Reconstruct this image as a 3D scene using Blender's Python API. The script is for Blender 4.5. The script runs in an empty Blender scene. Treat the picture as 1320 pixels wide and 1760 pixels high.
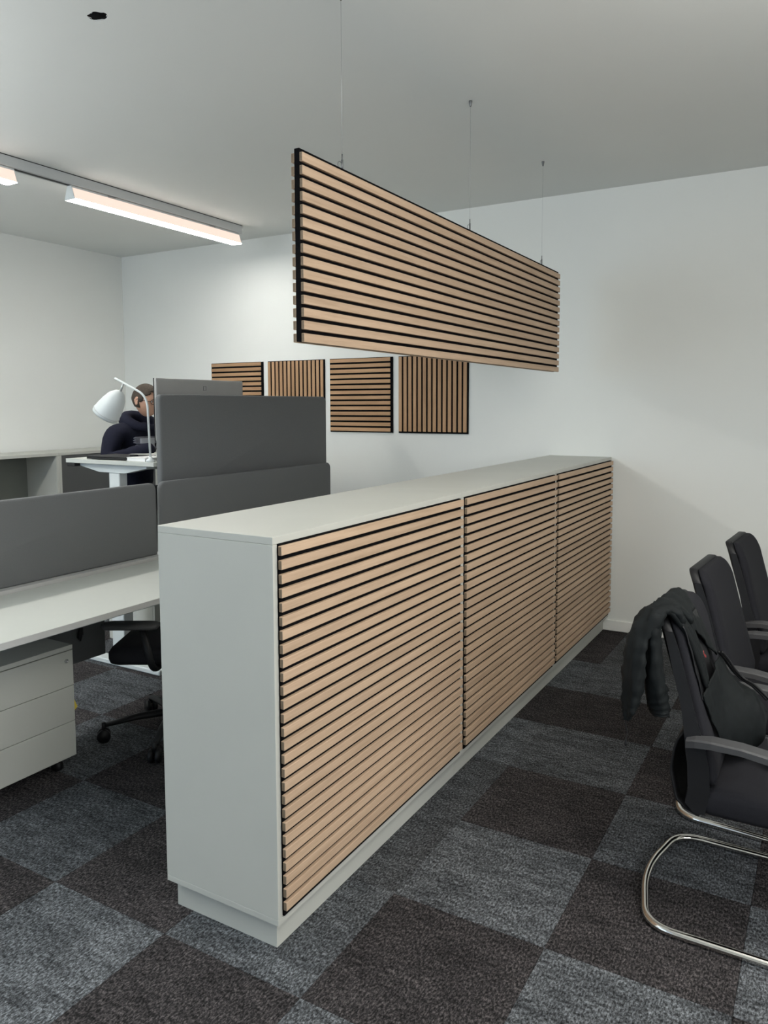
import bpy, bmesh, math, random
from mathutils import Vector, Matrix
from mathutils.bvhtree import BVHTree
from mathutils.noise import noise as noise3
random.seed(7)
PI = math.pi
sc = bpy.context.scene
C = sc.collection

# ------------------------------------------------------------------ camera
W_, H_ = 1320, 1760
F_PX, CAM = 1310.343, (1.3018, -1.603, 1.5617)
YAW, PITCH, ROLL, PPX, PPY = 0.5207, -0.0843, -0.0022, 18.52, -72.61
cam_d = bpy.data.cameras.new('camera')
cam = bpy.data.objects.new('camera', cam_d); C.objects.link(cam)
cam_d.sensor_fit = 'VERTICAL'; cam_d.sensor_height = 36.0; cam_d.sensor_width = 27.0
cam_d.lens = F_PX * 36.0 / H_
cam_d.shift_x = -PPX / H_; cam_d.shift_y = PPY / H_
cam_d.clip_start = 0.02
fwd = Vector((-math.sin(YAW) * math.cos(PITCH), math.cos(YAW) * math.cos(PITCH), math.sin(PITCH)))
rgt = Vector((math.cos(YAW), math.sin(YAW), 0)); upv = rgt.cross(fwd)
r2 = rgt * math.cos(ROLL) + upv * math.sin(ROLL); u2 = -rgt * math.sin(ROLL) + upv * math.cos(ROLL)
M4 = Matrix((r2, u2, -fwd)).transposed().to_4x4(); M4.translation = Vector(CAM)
cam.matrix_world = M4
sc.camera = cam

# ------------------------------------------------------------------ world, lights, exposure
wd = bpy.data.worlds.new('daylight'); sc.world = wd; wd.use_nodes = True
wd.node_tree.nodes['Background'].inputs[0].default_value = (0.62, 0.78, 1.0, 1)
wd.node_tree.nodes['Background'].inputs[1].default_value = 1.0
sc.view_settings.view_transform = 'Standard'; sc.view_settings.look = 'None'
sc.view_settings.gamma = 1.0; sc.view_settings.exposure = 0.0
sc.view_settings.use_curve_mapping = False
LAMP = 45.0
def area(name, loc, target, sx, sy, power, col):
    l = bpy.data.lights.new(name, 'AREA'); l.shape = 'RECTANGLE'; l.size = sx; l.size_y = sy
    l.energy = power; l.color = col
    o = bpy.data.objects.new(name, l); C.objects.link(o); o.location = loc
    o.rotation_euler = (Vector(target) - Vector(loc)).to_track_quat('-Z', 'Y').to_euler()
    return o
# daylight entering through the window band in the wall behind the camera; the side one is frontal fill added for the slats
area('window_daylight', (-2.8, -4.75, 1.85), (-2.8, 0, 0.3), 2.6, 1.7, 42, (0.50, 0.74, 1.0))
area('side_fill', (3.75, -1.4, 1.9), (0, 0.0, 1.7), 2.6, 1.4, 75, (0.97, 0.98, 1.0))
# ceiling lamps over the meeting table (outside the picture, to the right); the upward one is fill added for the ceiling
area('meeting_lamp', (2.5, 0.2, 2.70), (2.2, 0.3, 0), 0.3, 3.4, 45, (1.0, 0.95, 0.88))
area('ceiling_fill', (2.0, -0.6, 2.35), (2.0, -0.6, 3), 0.8, 2.6, 80, (1.0, 0.97, 0.92))
# upward fill added behind the camera, lifting the ceiling and left wall
area('left_ceiling_fill', (-3.1, -1.3, 2.25), (-3.1, -1.3, 3), 2.2, 1.6, 128, (0.97, 0.99, 1.0))

# ------------------------------------------------------------------ material helpers
def new_mat(name):
    m = bpy.data.materials.new(name); m.use_nodes = True
    return m, m.node_tree, m.node_tree.nodes['Principled BSDF']
def nd(t, kind, **kw):
    n = t.nodes.new(kind)
    for k, v in kw.items(): setattr(n, k, v)
    return n
def ramp(t, stops):
    r = nd(t, 'ShaderNodeValToRGB')
    e = r.color_ramp.elements
    while len(e) < len(stops): e.new(0.5)
    for i, (p, c) in enumerate(stops):
        e[i].position = p; e[i].color = (c[0], c[1], c[2], 1)
    return r
def noise(t, scale, detail=3, rough=0.55, coord='Object', stretch=(1, 1, 1), off=None):
    tc = nd(t, 'ShaderNodeTexCoord'); mp = nd(t, 'ShaderNodeMapping')
    mp.inputs['Scale'].default_value = stretch
    t.links.new(tc.outputs[coord], mp.inputs['Vector'])
    n = nd(t, 'ShaderNodeTexNoise'); n.inputs['Scale'].default_value = scale
    n.inputs['Detail'].default_value = detail; n.inputs['Roughness'].default_value = rough
    t.links.new(mp.outputs[0], n.inputs['Vector'])
    if off is not None:
        oi = nd(t, 'ShaderNodeObjectInfo'); mu = nd(t, 'ShaderNodeMath', operation='MULTIPLY')
        mu.inputs[1].default_value = off
        t.links.new(oi.outputs['Random'], mu.inputs[0])
        t.links.new(mu.outputs[0], mp.inputs['Location'])
    return n
def bump(t, bsdf, src, strength, dist=0.002):
    b = nd(t, 'ShaderNodeBump'); b.inputs['Strength'].default_value = strength
    b.inputs['Distance'].default_value = dist
    t.links.new(src, b.inputs['Height']); t.links.new(b.outputs[0], bsdf.inputs['Normal'])
def plain(name, col, rough=0.6, metal=0.0, var=0.06, nscale=9, bstr=0.0, bscale=300, spec=0.5, sheen=0):
    m, t, b = new_mat(name)
    n = noise(t, nscale, 3)
    lo = [c * (1 - var) for c in col]; hi = [c * (1 + var) for c in col]
    r = ramp(t, [(0.3, lo), (0.7, hi)])
    t.links.new(n.outputs['Fac'], r.inputs[0]); t.links.new(r.outputs[0], b.inputs['Base Color'])
    b.inputs['Roughness'].default_value = rough; b.inputs['Metallic'].default_value = metal
    b.inputs['Specular IOR Level'].default_value = spec
    if sheen: b.inputs['Sheen Weight'].default_value = sheen
    if bstr:
        n2 = noise(t, bscale, 2); bump(t, b, n2.outputs['Fac'], bstr)
    return m
def wood(name, lo, mid, hi):
    m, t, b = new_mat(name)
    n = noise(t, 22, 5, 0.6, stretch=(0.10, 1.6, 1.6), off=40)
    n2 = noise(t, 130, 4, 0.7, stretch=(0.05, 1.2, 1.2), off=23)
    mx = nd(t, 'ShaderNodeMix', data_type='FLOAT'); mx.inputs[0].default_value = 0.4
    t.links.new(n.outputs['Fac'], mx.inputs[2]); t.links.new(n2.outputs['Fac'], mx.inputs[3])
    r = ramp(t, [(0.3, lo), (0.5, mid), (0.7, hi)])
    t.links.new(mx.outputs[0], r.inputs[0])
    oi = nd(t, 'ShaderNodeObjectInfo'); mr = nd(t, 'ShaderNodeMapRange')
    mr.inputs['To Min'].default_value = 0.93; mr.inputs['To Max'].default_value = 1.06
    t.links.new(oi.outputs['Random'], mr.inputs['Value'])
    vm = nd(t, 'ShaderNodeVectorMath', operation='SCALE')
    t.links.new(r.outputs[0], vm.inputs[0]); t.links.new(mr.outputs[0], vm.inputs['Scale'])
    t.links.new(vm.outputs[0], b.inputs['Base Color'])
    b.inputs['Roughness'].default_value = 0.62; b.inputs['Specular IOR Level'].default_value = 0.3
    bump(t, b, n2.outputs['Fac'], 0.15, 0.001)
    return m
def carpet(name, lo, hi, fleck):
    """Loop-pile carpet tile: soft streaks along one direction plus light and dark fibre flecks."""
    m, t, b = new_mat(name)
    tc = nd(t, 'ShaderNodeTexCoord'); geo = nd(t, 'ShaderNodeNewGeometry')
    def nz(scale, stretch, det, rough):
        mp = nd(t, 'ShaderNodeMapping'); mp.inputs['Scale'].default_value = stretch
        t.links.new(geo.outputs['Position'], mp.inputs['Vector'])
        n = nd(t, 'ShaderNodeTexNoise'); n.inputs['Scale'].default_value = scale
        n.inputs['Detail'].default_value = det; n.inputs['Roughness'].default_value = rough
        t.links.new(mp.outputs[0], n.inputs['Vector']); return n
    streak = nz(7, (0.8, 2.0, 1), 5, 0.68)
    mid = nz(60, (0.6, 1.6, 1), 3, 0.6)
    fib = nz(165, (1, 0.5, 1), 3, 0.8)
    a = nd(t, 'ShaderNodeMath', operation='MULTIPLY_ADD'); a.inputs[1].default_value = 0.55; a.inputs[2].default_value = 0
    t.links.new(streak.outputs['Fac'], a.inputs[0])
    c = nd(t, 'ShaderNodeMath', operation='MULTIPLY_ADD'); c.inputs[1].default_value = 0.45
    t.links.new(mid.outputs['Fac'], c.inputs[0]); t.links.new(a.outputs[0], c.inputs[2])
    r = ramp(t, [(0.38, lo), (0.60, hi)]); t.links.new(c.outputs[0], r.inputs[0])
    fr = ramp(t, [(0.36, (0.16, 0.16, 0.16)), (0.5, (0.85, 0.85, 0.85)), (0.64, fleck)])
    t.links.new(fib.outputs['Fac'], fr.inputs[0])
    mul = nd(t, 'ShaderNodeVectorMath', operation='MULTIPLY')
    t.links.new(r.outputs[0], mul.inputs[0]); t.links.new(fr.outputs[0], mul.inputs[1])
    oi = nd(t, 'ShaderNodeObjectInfo'); mr = nd(t, 'ShaderNodeMapRange')
    mr.inputs['To Min'].default_value = 0.88; mr.inputs['To Max'].default_value = 1.12
    t.links.new(oi.outputs['Random'], mr.inputs['Value'])
    vm = nd(t, 'ShaderNodeVectorMath', operation='SCALE')
    t.links.new(mul.outputs[0], vm.inputs[0]); t.links.new(mr.outputs[0], vm.inputs['Scale'])
    t.links.new(vm.outputs[0], b.inputs['Base Color'])
    b.inputs['Roughness'].default_value = 0.95; b.inputs['Specular IOR Level'].default_value = 0.1
    bump(t, b, fib.outputs['Fac'], 0.8, 0.006)
    return m
def emit(name, col, strength):
    m, t, b = new_mat(name)
    b.inputs['Base Color'].default_value = (*[c * .25 for c in col], 1)
    b.inputs['Emission Color'].default_value = (*col, 1); b.inputs['Emission Strength'].default_value = strength
    return m

M = dict(
    wall=plain('wall_paint', (0.76, 0.775, 0.745), 0.85, var=0.012, nscale=1.5, bstr=0.04, bscale=180, spec=0.2),
    ceil=plain('ceiling_paint', (0.76, 0.775, 0.75), 0.9, var=0.012, nscale=1.2, spec=0.1),
    trim=plain('white_trim', (0.84, 0.84, 0.81), 0.5, var=0.01),
    white=plain('white_melamine', (0.475, 0.48, 0.44), 0.45, var=0.015, nscale=4, bstr=0.03, bscale=500, spec=0.35),
    desk=plain('white_desktop', (0.475, 0.49, 0.455), 0.5, var=0.01, spec=0.3),
    edge=plain('desk_edge_band', (0.46, 0.46, 0.45), 0.5, var=0.02),
    lacquer=plain('white_lacquer_steel', (0.60, 0.635, 0.63), 0.4, var=0.01),
    oak=wood('light_oak', (0.38, 0.265, 0.175), (0.47, 0.335, 0.23), (0.53, 0.385, 0.27)),
    oak2=wood('golden_oak', (0.33, 0.185, 0.095), (0.44, 0.265, 0.145), (0.52, 0.33, 0.19)),
    mdf=plain('slat_core_board', (0.215, 0.165, 0.115), 0.85, var=0.12, nscale=120, spec=0.1),
    felt=plain('black_felt', (0.006, 0.006, 0.0065), 0.95, var=0.3, nscale=90, bstr=0.4, bscale=500, spec=0.05),
    grey=plain('grey_screen_fabric', (0.150, 0.155, 0.156), 0.9, var=0.08, nscale=420, bstr=0.35, bscale=900, spec=0.12, sheen=0.06),
    black=plain('black_plastic', (0.009, 0.009, 0.010), 0.5, var=0.1, spec=0.3),
    softblack=plain('charcoal_arm_pad', (0.052, 0.052, 0.054), 0.55, var=0.08, spec=0.4),
    seatfab=plain('black_seat_fabric', (0.0125, 0.0125, 0.0155), 0.85, var=0.15, nscale=300, bstr=0.3, bscale=800, spec=0.2),
    cloth=plain('dark_jacket_cloth', (0.0055, 0.0072, 0.0076), 0.75, var=0.2, nscale=60, bstr=0.15, bscale=700, spec=0.2),
    chrome=plain('polished_chrome', (0.72, 0.70, 0.66), 0.10, 1.0, var=0.01),
    alu=plain('brushed_aluminium', (0.42, 0.43, 0.43), 0.4, 0.85, var=0.03),
    hook=plain('dull_steel', (0.16, 0.165, 0.165), 0.45, 0.5, var=0.05),
    monitor=plain('silver_monitor_shell', (0.38, 0.38, 0.37), 0.45, 0.2, var=0.02),
    rail=plain('grey_track_metal', (0.50, 0.52, 0.52), 0.5, 0.0, var=0.02),
    dgrey=plain('dark_grey_door', (0.075, 0.077, 0.077), 0.6, var=0.03),
    shelfback=plain('grey_shelf_back', (0.20, 0.21, 0.19), 0.7, var=0.03),
    cardw=plain('white_card', (0.75, 0.75, 0.74), 0.7, var=0.01),
    yellow=plain('yellow_paper', (0.62, 0.48, 0.06), 0.7, var=0.05),
    red=plain('red_thread', (0.26, 0.03, 0.03), 0.7, var=0.05),
    skin=plain('skin', (0.50, 0.285, 0.195), 0.55, var=0.05, nscale=30, bstr=0.05, bscale=400),
    hair=plain('short_dark_hair', (0.055, 0.042, 0.032), 0.75, var=0.4, nscale=180, bstr=0.5, bscale=600, spec=0.25),
    navy=plain('navy_hoodie_cotton', (0.012, 0.013, 0.024), 0.9, var=0.15, nscale=60, bstr=0.2, bscale=500, spec=0.15),
    hoodgrey=plain('grey_print', (0.21, 0.21, 0.25), 0.85, var=0.15, nscale=80),
    whiteprint=plain('white_print', (0.60, 0.62, 0.68), 0.85, var=0.03),
    trouser=plain('black_trousers', (0.012, 0.012, 0.014), 0.9, var=0.1),
    iris=plain('dark_eye', (0.02, 0.015, 0.01), 0.2, var=0.0), eyew=plain('eye_white', (0.7, 0.68, 0.66), 0.3, var=0.0),
    lip=plain('lip', (0.40, 0.18, 0.15), 0.5, var=0.02),
    cdark=carpet('carpet_dark', (0.021, 0.0195, 0.020), (0.050, 0.046, 0.047), (3.0, 2.9, 2.85)),
    cmid=carpet('carpet_mid', (0.034, 0.035, 0.037), (0.090, 0.094, 0.099), (2.4, 2.4, 2.4)),
    clight=carpet('carpet_light', (0.0375, 0.0395, 0.0425), (0.125, 0.133, 0.141), (2.2, 2.22, 2.25)),
    glow=emit('lamp_diffuser_bottom', (1.0, 0.97, 0.93), LAMP),
    glowside=emit('lamp_diffuser_side', (1.0, 0.81, 0.69), 0.90),
)

# ------------------------------------------------------------------ geometry helpers
class MB:
    """Collects geometry for ONE mesh object."""
    def __init__(s): s.bm = bmesh.new()
    def box(s, x0, x1, y0, y1, z0, z1, bev=0.0, seg=1):
        b = bmesh.new(); bmesh.ops.create_cube(b, size=1)
        for v in b.verts:
            v.co = Vector(((x0 + x1) / 2 + v.co.x * (x1 - x0), (y0 + y1) / 2 + v.co.y * (y1 - y0), (z0 + z1) / 2 + v.co.z * (z1 - z0)))
        if bev: bmesh.ops.bevel(b, geom=b.edges[:], offset=bev, segments=seg, affect='EDGES', profile=0.5)
        s._add(b); return s
    def _add(s, b, smooth=False):
        off = {}
        for v in b.verts: off[v] = s.bm.verts.new(v.co)
        for f in b.faces:
            try:
                nf = s.bm.faces.new([off[v] for v in f.verts]); nf.smooth = smooth or f.smooth
            except ValueError: pass
        b.free()
    def mesh(s, verts, faces, smooth=True):
        vs = [s.bm.verts.new(v) for v in verts]
        for f in faces:
            try: nf = s.bm.faces.new([vs[i] for i in f]); nf.smooth = smooth
            except ValueError: pass
        return s
    def tube(s, path, r, n=10, closed=False, flat=1.0):
        """Sweep along a polyline; r may be a list; flat squashes the second axis."""
        P = [Vector(p) for p in path]; N = len(P)
        R = r if isinstance(r, (list, tuple)) else [r] * N
        T = []
        for i in range(N):
            a = P[(i - 1) % N] if (closed or i > 0) else P[i]; b = P[(i + 1) % N] if (closed or i < N - 1) else P[i]
            T.append((b - a).normalized())
        u = T[0].orthogonal().normalized(); rings = []; verts = []; faces = []
        if abs(T[0].z) < 0.9: u = T[0].cross(Vector((0, 0, 1))).normalized()
        for i in range(N):
            u = (u - T[i] * u.dot(T[i])).normalized(); w = T[i].cross(u)
            for k in range(n):
                a = 2 * PI * k / n
                verts.append(P[i] + u * math.cos(a) * R[i] + w * math.sin(a) * R[i] * flat)
        L = N if closed else N - 1
        for i in range(L):
            j = (i + 1) % N
            for k in range(n):
                faces.append((i * n + k, i * n + (k + 1) % n, j * n + (k + 1) % n, j * n + k))
        if not closed:
            faces.append(tuple(range(n - 1, -1, -1))); faces.append(tuple((N - 1) * n + k for k in range(n)))
        return s.mesh(verts, faces)
    def lathe(s, prof, n=24, mat=None):
        """prof: (radius, z) pairs turned about z, then placed by mat."""
        verts = []; faces = []
        for (r, z) in prof:
            for k in range(n):
                a = 2 * PI * k / n; verts.append(Vector((max(r, 1e-5) * math.cos(a), max(r, 1e-5) * math.sin(a), z)))
        if mat: verts = [mat @ v for v in verts]
        for i in range(len(prof) - 1):
            for k in range(n): faces.append((i * n + k, i * n + (k + 1) % n, (i + 1) * n + (k + 1) % n, (i + 1) * n + k))
        faces.append(tuple(range(n - 1, -1, -1))); faces.append(tuple((len(prof) - 1) * n + k for k in range(n)))
        return s.mesh(verts, faces)
    def pillow(s, outline, prof, mapf):
        """outline: 2-D points; prof: (scale, depth) rings from back to front; mapf(a, b, d) -> 3-D."""
        n = len(outline); ca = sum(p[0] for p in outline) / n; cb = sum(p[1] for p in outline) / n
        ha = max(abs(p[0] - ca) for p in outline); hb = max(abs(p[1] - cb) for p in outline)
        verts = []; faces = []
        for (ins, d) in prof:
            sa = max(0.02, 1 - ins / ha); sb = max(0.02, 1 - ins / hb)
            for p in outline: verts.append(mapf(ca + (p[0] - ca) * sa, cb + (p[1] - cb) * sb, d))
        for i in range(len(prof) - 1):
            for k in range(n): faces.append((i * n + k, i * n + (k + 1) % n, (i + 1) * n + (k + 1) % n, (i + 1) * n + k))
        faces.append(tuple(range(n - 1, -1, -1))); faces.append(tuple((len(prof) - 1) * n + k for k in range(n)))
        return s.mesh(verts, faces)
    def grid(s, f, nu, nv, smooth=True):
        verts = [f(i / nu, j / nv) for i in range(nu + 1) for j in range(nv + 1)]
        faces = [(i * (nv + 1) + j, (i + 1) * (nv + 1) + j, (i + 1) * (nv + 1) + j + 1, i * (nv + 1) + j + 1) for i in range(nu) for j in range(nv)]
        return s.mesh(verts, faces, smooth)
    def build(s, name, mat, parent=None, fix=True):
        if fix: bmesh.ops.recalc_face_normals(s.bm, faces=s.bm.faces[:])
        me = bpy.data.meshes.new(name); s.bm.to_mesh(me); s.bm.free()
        me.materials.append(mat)
        o = bpy.data.objects.new(name, me); C.objects.link(o)
        if parent: o.parent = parent
        return o

def rrect(w, h, r, n=5, cx=0, cy=0):
    """Rounded rectangle; r is one radius or four (lower right, upper right, upper left, lower left)."""
    rs = [r] * 4 if not isinstance(r, (list, tuple)) else r
    pts = []
    for q, (sx, sy) in enumerate(((1, -1), (1, 1), (-1, 1), (-1, -1))):
        rr = rs[q]; ox, oy = cx + sx * (w / 2 - rr), cy + sy * (h / 2 - rr)
        a0 = (-90, 0, 90, 180)[q]
        for k in range(n + 1):
            a = math.radians(a0 + 90 * k / n); pts.append((ox + rr * math.cos(a), oy + rr * math.sin(a)))
    return pts
def arc_path(pts, r, n=6):
    """Polyline with its corners rounded to radius r."""
    P = [Vector(p) for p in pts]; out = [P[0]]
    for i in range(1, len(P) - 1):
        a, b, c = P[i - 1], P[i], P[i + 1]
        d1 = (a - b); d2 = (c - b); rr = min(r[i - 1] if isinstance(r, list) else r, d1.length * 0.49, d2.length * 0.49)
        p, q = b + d1.normalized() * rr, b + d2.normalized() * rr
        for k in range(n + 1):
            t = k / n; out.append(p * (1 - t) ** 2 + b * 2 * t * (1 - t) + q * t * t)
    out.append(P[-1]); return out
def thing(name, label, cat, loc=(0, 0, 0), rz=0.0, group=None):
    o = bpy.data.objects.new(name, None); C.objects.link(o); o.empty_display_size = 0.1
    o.location = loc; o.rotation_euler = (0, 0, rz); o['label'] = label; o['category'] = cat
    if group: o['group'] = group
    return o
def tag(o, label, cat, group=None):
    o['label'] = label; o['category'] = cat
    if group: o['group'] = group
    return o
def struct(o): o['kind'] = 'structure'; return o
def copy_child(src, parent, loc=None, rot=None):
    o = src.copy(); C.objects.link(o); o.parent = parent
    if loc is not None: o.location = loc
    if rot is not None: o.rotation_euler = rot
    return o
def copy_tree(root, loc, rz, label, group=None):
    r = root.copy(); C.objects.link(r); r.location = loc; r.rotation_euler = (0, 0, rz); r['label'] = label
    if group: r['group'] = group
    for ch in list(root.children):
        c = ch.copy(); C.objects.link(c); c.parent = r
        for g in list(ch.children):
            d = g.copy(); C.objects.link(d); d.parent = c
    return r

# ------------------------------------------------------------------ room shell
XL, XR, YB, YF, ZC = -4.775, 3.6, 3.648, -4.5, 3.003
fl = struct(MB().box(XL - .15, XR + .15, YF - .15, YB + .15, -0.12, -0.007).build('floor', M['cmid']))
TX, TY = 0.14, 0.913
tile_me = {}
for key in ('cdark', 'cmid', 'clight'):
    o = MB().box(0.0004, 0.4996, 0.0004, 0.4996, -0.007, 0.0, 0.0012).build('carpet_tile_proto', M[key])
    tile_me[key] = o.data; bpy.data.objects.remove(o)
override = {(-1, -1): 'cmid', (-1, 0): 'cmid', (-1, 1): 'clight', (-1, 2): 'cdark', (-1, 3): 'clight', (-1, 4): 'cdark', (0, 4): 'clight',
            (0, 3): 'cdark', (0, 2): 'clight', (0, 1): 'cdark', (1, 0): 'clight', (0, 0): 'cdark', (0, -1): 'clight', (1, -1): 'cdark'}
override[(0, 1)] = 'clight'; override[(0, 2)] = 'cdark'; override[(0, 3)] = 'clight'; override[(0, 4)] = 'cmid'
for i in range(-10, 7):
    for j in range(-5, 6):
        key = override.get((i, j)) or ('cdark' if (i + j) % 2 == 0 else 'clight')
        x0, y0 = TX + .5 * i, TY + .5 * j
        if y0 > YB - 0.05: continue
        me = tile_me[key]
        o = bpy.data.objects.new('carpet_tile', me); C.objects.link(o); o.parent = fl
        o.location = (x0, y0, 0)
        if y0 + .5 > YB: o.scale.y = (YB - y0) / .5
        if x0 < XL: o.location.x = XL; o.scale.x = (x0 + .5 - XL) / .5

# ceiling with a ragged drilled hole
bm = bmesh.new()
hx, hy = -1.124, 0.419
outer = [bm.verts.new((x, y, ZC)) for x, y in ((XL - .15, YF - .15), (XR + .15, YF - .15), (XR + .15, YB + .15), (XL - .15, YB + .15))]
hole = []
for k in range(28):
    a = 2 * PI * k / 28; rr = 1 + 0.10 * math.sin(5 * a + 1) + random.uniform(-.07, .07)
    hole.append(bm.verts.new((hx + 0.040 * rr * math.cos(a), hy + 0.029 * rr * math.sin(a), ZC)))
ed = [bm.edges.new((outer[i], outer[(i + 1) % 4])) for i in range(4)]
ed += [bm.edges.new((hole[i], hole[(i + 1) % 28])) for i in range(28)]
bmesh.ops.triangle_fill(bm, edges=ed, use_beauty=True)
up = [bm.verts.new((v.co.x, v.co.y, ZC + .10)) for v in hole]
for k in range(28): bm.faces.new((hole[k], hole[(k + 1) % 28], up[(k + 1) % 28], up[k]))
bm.faces.new(up)
for f in list(bm.faces):   # nothing may close the hole at ceiling level
    if all(v in hole for v in f.verts): bm.faces.remove(f)
me = bpy.data.meshes.new('ceiling'); bm.to_mesh(me); bm.free(); me.materials.append(M['ceil'])
ceil = bpy.data.objects.new('ceiling', me); C.objects.link(ceil); struct(ceil)
m = MB()
for k in range(28):   # black cup in the hole, standing in for the shade inside it
    pass
m.lathe([(0.0445, -.001), (0.046, .02), (0.046, .095), (0.0, .095)], 24, Matrix.Translation((hx, hy, ZC + .003)) @ Matrix.Diagonal((1, 0.74, 1, 1)))
m.build('drill_hole', M['felt'], ceil)

struct(MB().box(XL - .15, XR + .15, YB, YB + .15, -.12, ZC + .12).build('wall_back', M['wall']))
struct(MB().box(XL - .15, XL, YF - .15, YB, -.12, ZC + .12).build('wall_left', M['wall']))
wr = MB()
wr.box(XR, XR + .15, YF - .15, -2.8, -.12, ZC + .12); wr.box(XR, XR + .15, -.1, YB, -.12, ZC + .12)
wr.box(XR, XR + .15, -2.8, -.1, -.12, 1.1); wr.box(XR, XR + .15, -2.8, -.1, 2.7, ZC + .12)
struct(wr.build('wall_right', M['wall']))
w2 = MB()
for y in (-2.77, -1.45, -.13): w2.box(XR + .04, XR + .10, y - .03, y + .03, 1.1, 2.7)
w2.box(XR + .04, XR + .10, -2.8, -.1, 1.1, 1.15); w2.box(XR + .04, XR + .10, -2.8, -.1, 2.65, 2.7)
struct(w2.build('added_window', M['trim']))  # unseen window, added as an opening for the side fill
WX0, WX1, WZ0, WZ1 = -4.3, -0.3, 0.9, 2.75
wf = MB()
wf.box(XL, WX0, YF - .15, YF, -.12, ZC + .12); wf.box(WX1, XR, YF - .15, YF, -.12, ZC + .12)
wf.box(WX0, WX1, YF - .15, YF, -.12, WZ0); wf.box(WX0, WX1, YF - .15, YF, WZ1, ZC + .12)
struct(wf.build('wall_front', M['wall']))
wn = MB()
for k in range(5):
    x = WX0 + (WX1 - WX0) * k / 4; wn.box(max(x - .03, WX0), min(x + .03, WX1), YF - .10, YF - .04, WZ0, WZ1)
wn.box(WX0, WX1, YF - .10, YF - .04, WZ0, WZ0 + .05); wn.box(WX0, WX1, YF - .10, YF - .04, WZ1 - .05, WZ1)
struct(wn.build('window_1', M['trim']))
struct(MB().box(XL, XR, YB - .014, YB, 0, .075, .003).build('baseboard_back', M['trim']))
struct(MB().box(XL, XL + .014, YF, YB - .014, 0, .075, .003).build('baseboard_left', M['trim']))

# ------------------------------------------------------------------ slatted cabinets
CL, CD, CH, ZB = 1.2155, 0.436, 1.2062, 0.093
PITCH_S, SLAT_H, Z1 = 0.0392, 0.0258, 1.1805
NS = 27
slat_len = CL - 0.034
def slat_mesh(length, h, depth, mat, bev=0.0012):
    o = MB().box(-length / 2, length / 2, -h / 2, h / 2, 0, depth, bev).build('slat_proto', mat)
    d = o.data; bpy.data.objects.remove(o); d.materials.append(M['mdf'])
    for p in d.polygons:
        if abs(p.normal.x) > .9: p.material_index = 1     # sawn ends show the core board
    return d
slat_a = slat_mesh(slat_len, SLAT_H, 0.0125, M['oak'])
ROT_FRONT = Matrix(((0, 0, 1), (1, 0, 0), (0, 1, 0))).to_euler()      # length -> Y, height -> Z, depth -> +X
ROT_REAR = Matrix(((0, 0, -1), (-1, 0, 0), (0, 1, 0))).to_euler()     # length -> -Y, depth -> -X
cab_labels = ['nearest white cabinet of the row, oak slats, its blank white side facing the camera',
              'middle white cabinet of the oak slatted row, between two others',
              'farthest white oak slatted cabinet of the row, against the back wall']
for k in range(3):
    cb = thing('slatted_cabinet', cab_labels[k], 'cabinet', (0, k * CL, 0), 0, 'oak slatted cabinets in a row')
    g = 0.0006
    MB().box(-CD, 0, g, CL - g, CH - .021, CH, .0010).build('top_panel', M['white'], cb)
    MB().box(-CD, 0, g, .020, ZB + .018, CH - .0215, .0008).build('side_panel', M['white'], cb)
    MB().box(-CD, 0, CL - .020, CL - g, ZB + .018, CH - .0215, .0008).build('side_panel', M['white'], cb)
    MB().box(-CD, 0, g, CL - g, ZB, ZB + .0175, .0008).build('bottom_panel', M['white'], cb)
    MB().box(-CD + .002, -CD + .012, .020, CL - .020, ZB + .018, CH - .0215).build('back_panel', M['white'], cb)
    MB().box(-CD + .012, -0.030, .030 if k == 0 else g, CL - g, 0, ZB - .0005, .0008).build('plinth', M['white'], cb)
    dr = MB().box(-.022, .0062, .0206, CL - .0206, ZB + .0225, CH - .0225).build('door', M['felt'], cb)
    dr['label'] = 'black felt backed door carrying the oak slats'
    for s in range(NS):
        o = bpy.data.objects.new('slat', slat_a); C.objects.link(o); o.parent = dr
        o.location = (0.0063, CL / 2 - 0.001, Z1 - SLAT_H / 2 - s * PITCH_S); o.rotation_euler = ROT_FRONT

# ------------------------------------------------------------------ hanging slat panel
HX, HY, HZ, HL, HH = -0.252, 0.466, 2.399, 2.7095, 0.626
hp = thing('hanging_slat_panel', 'long oak slat acoustic panel hung on thin wires above the cabinets', 'panel', (HX, HY, HZ - HH))
MB().box(-.0105, .0105, 0, HL, 0.001, HH, .001).build('felt_core', M['felt'], hp)
hp_p = (HH - 0.014) / 14.68
sh = slat_mesh(HL, hp_p * .70, 0.0125, M['oak'])
for s in range(15):
    z = HH - 0.014 - hp_p * .35 - s * hp_p
    for side in (1, -1):
        o = bpy.data.objects.new('slat', sh); C.objects.link(o); o.parent = hp
        o.location = (side * .0106, HL / 2, z); o.rotation_euler = ROT_FRONT if side > 0 else ROT_REAR
for y in (0.268, 1.372, 2.419):
    hk = MB()
    hk.tube([(0, y, HH - .002), (0, y, HH + .035)], .004, 8)
    hk.tube([(0, y, HH + .03), (0, y, HH + .055)], .0025, 6)
    hk.tube([(0, y - .014 + .014 * math.cos(a), HH + .012 + .014 * math.sin(a)) for a in [i * 2 * PI / 10 for i in range(10)]], .0012, 6, closed=True)
    hk.build('hanger_hook', M['hook'], hp)
    MB().tube([(0, y, HH + .05), (0, y, ZC - HZ + HH - .002)], .00055, 6).build('suspension_cable', M['alu'], hp)
    MB().lathe([(.002, -.028), (.005, -.024), (.008, -.004), (.008, 0)], 14, Matrix.Translation((0, y, ZC - HZ + HH))).build('ceiling_anchor', M['hook'], hp)

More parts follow.
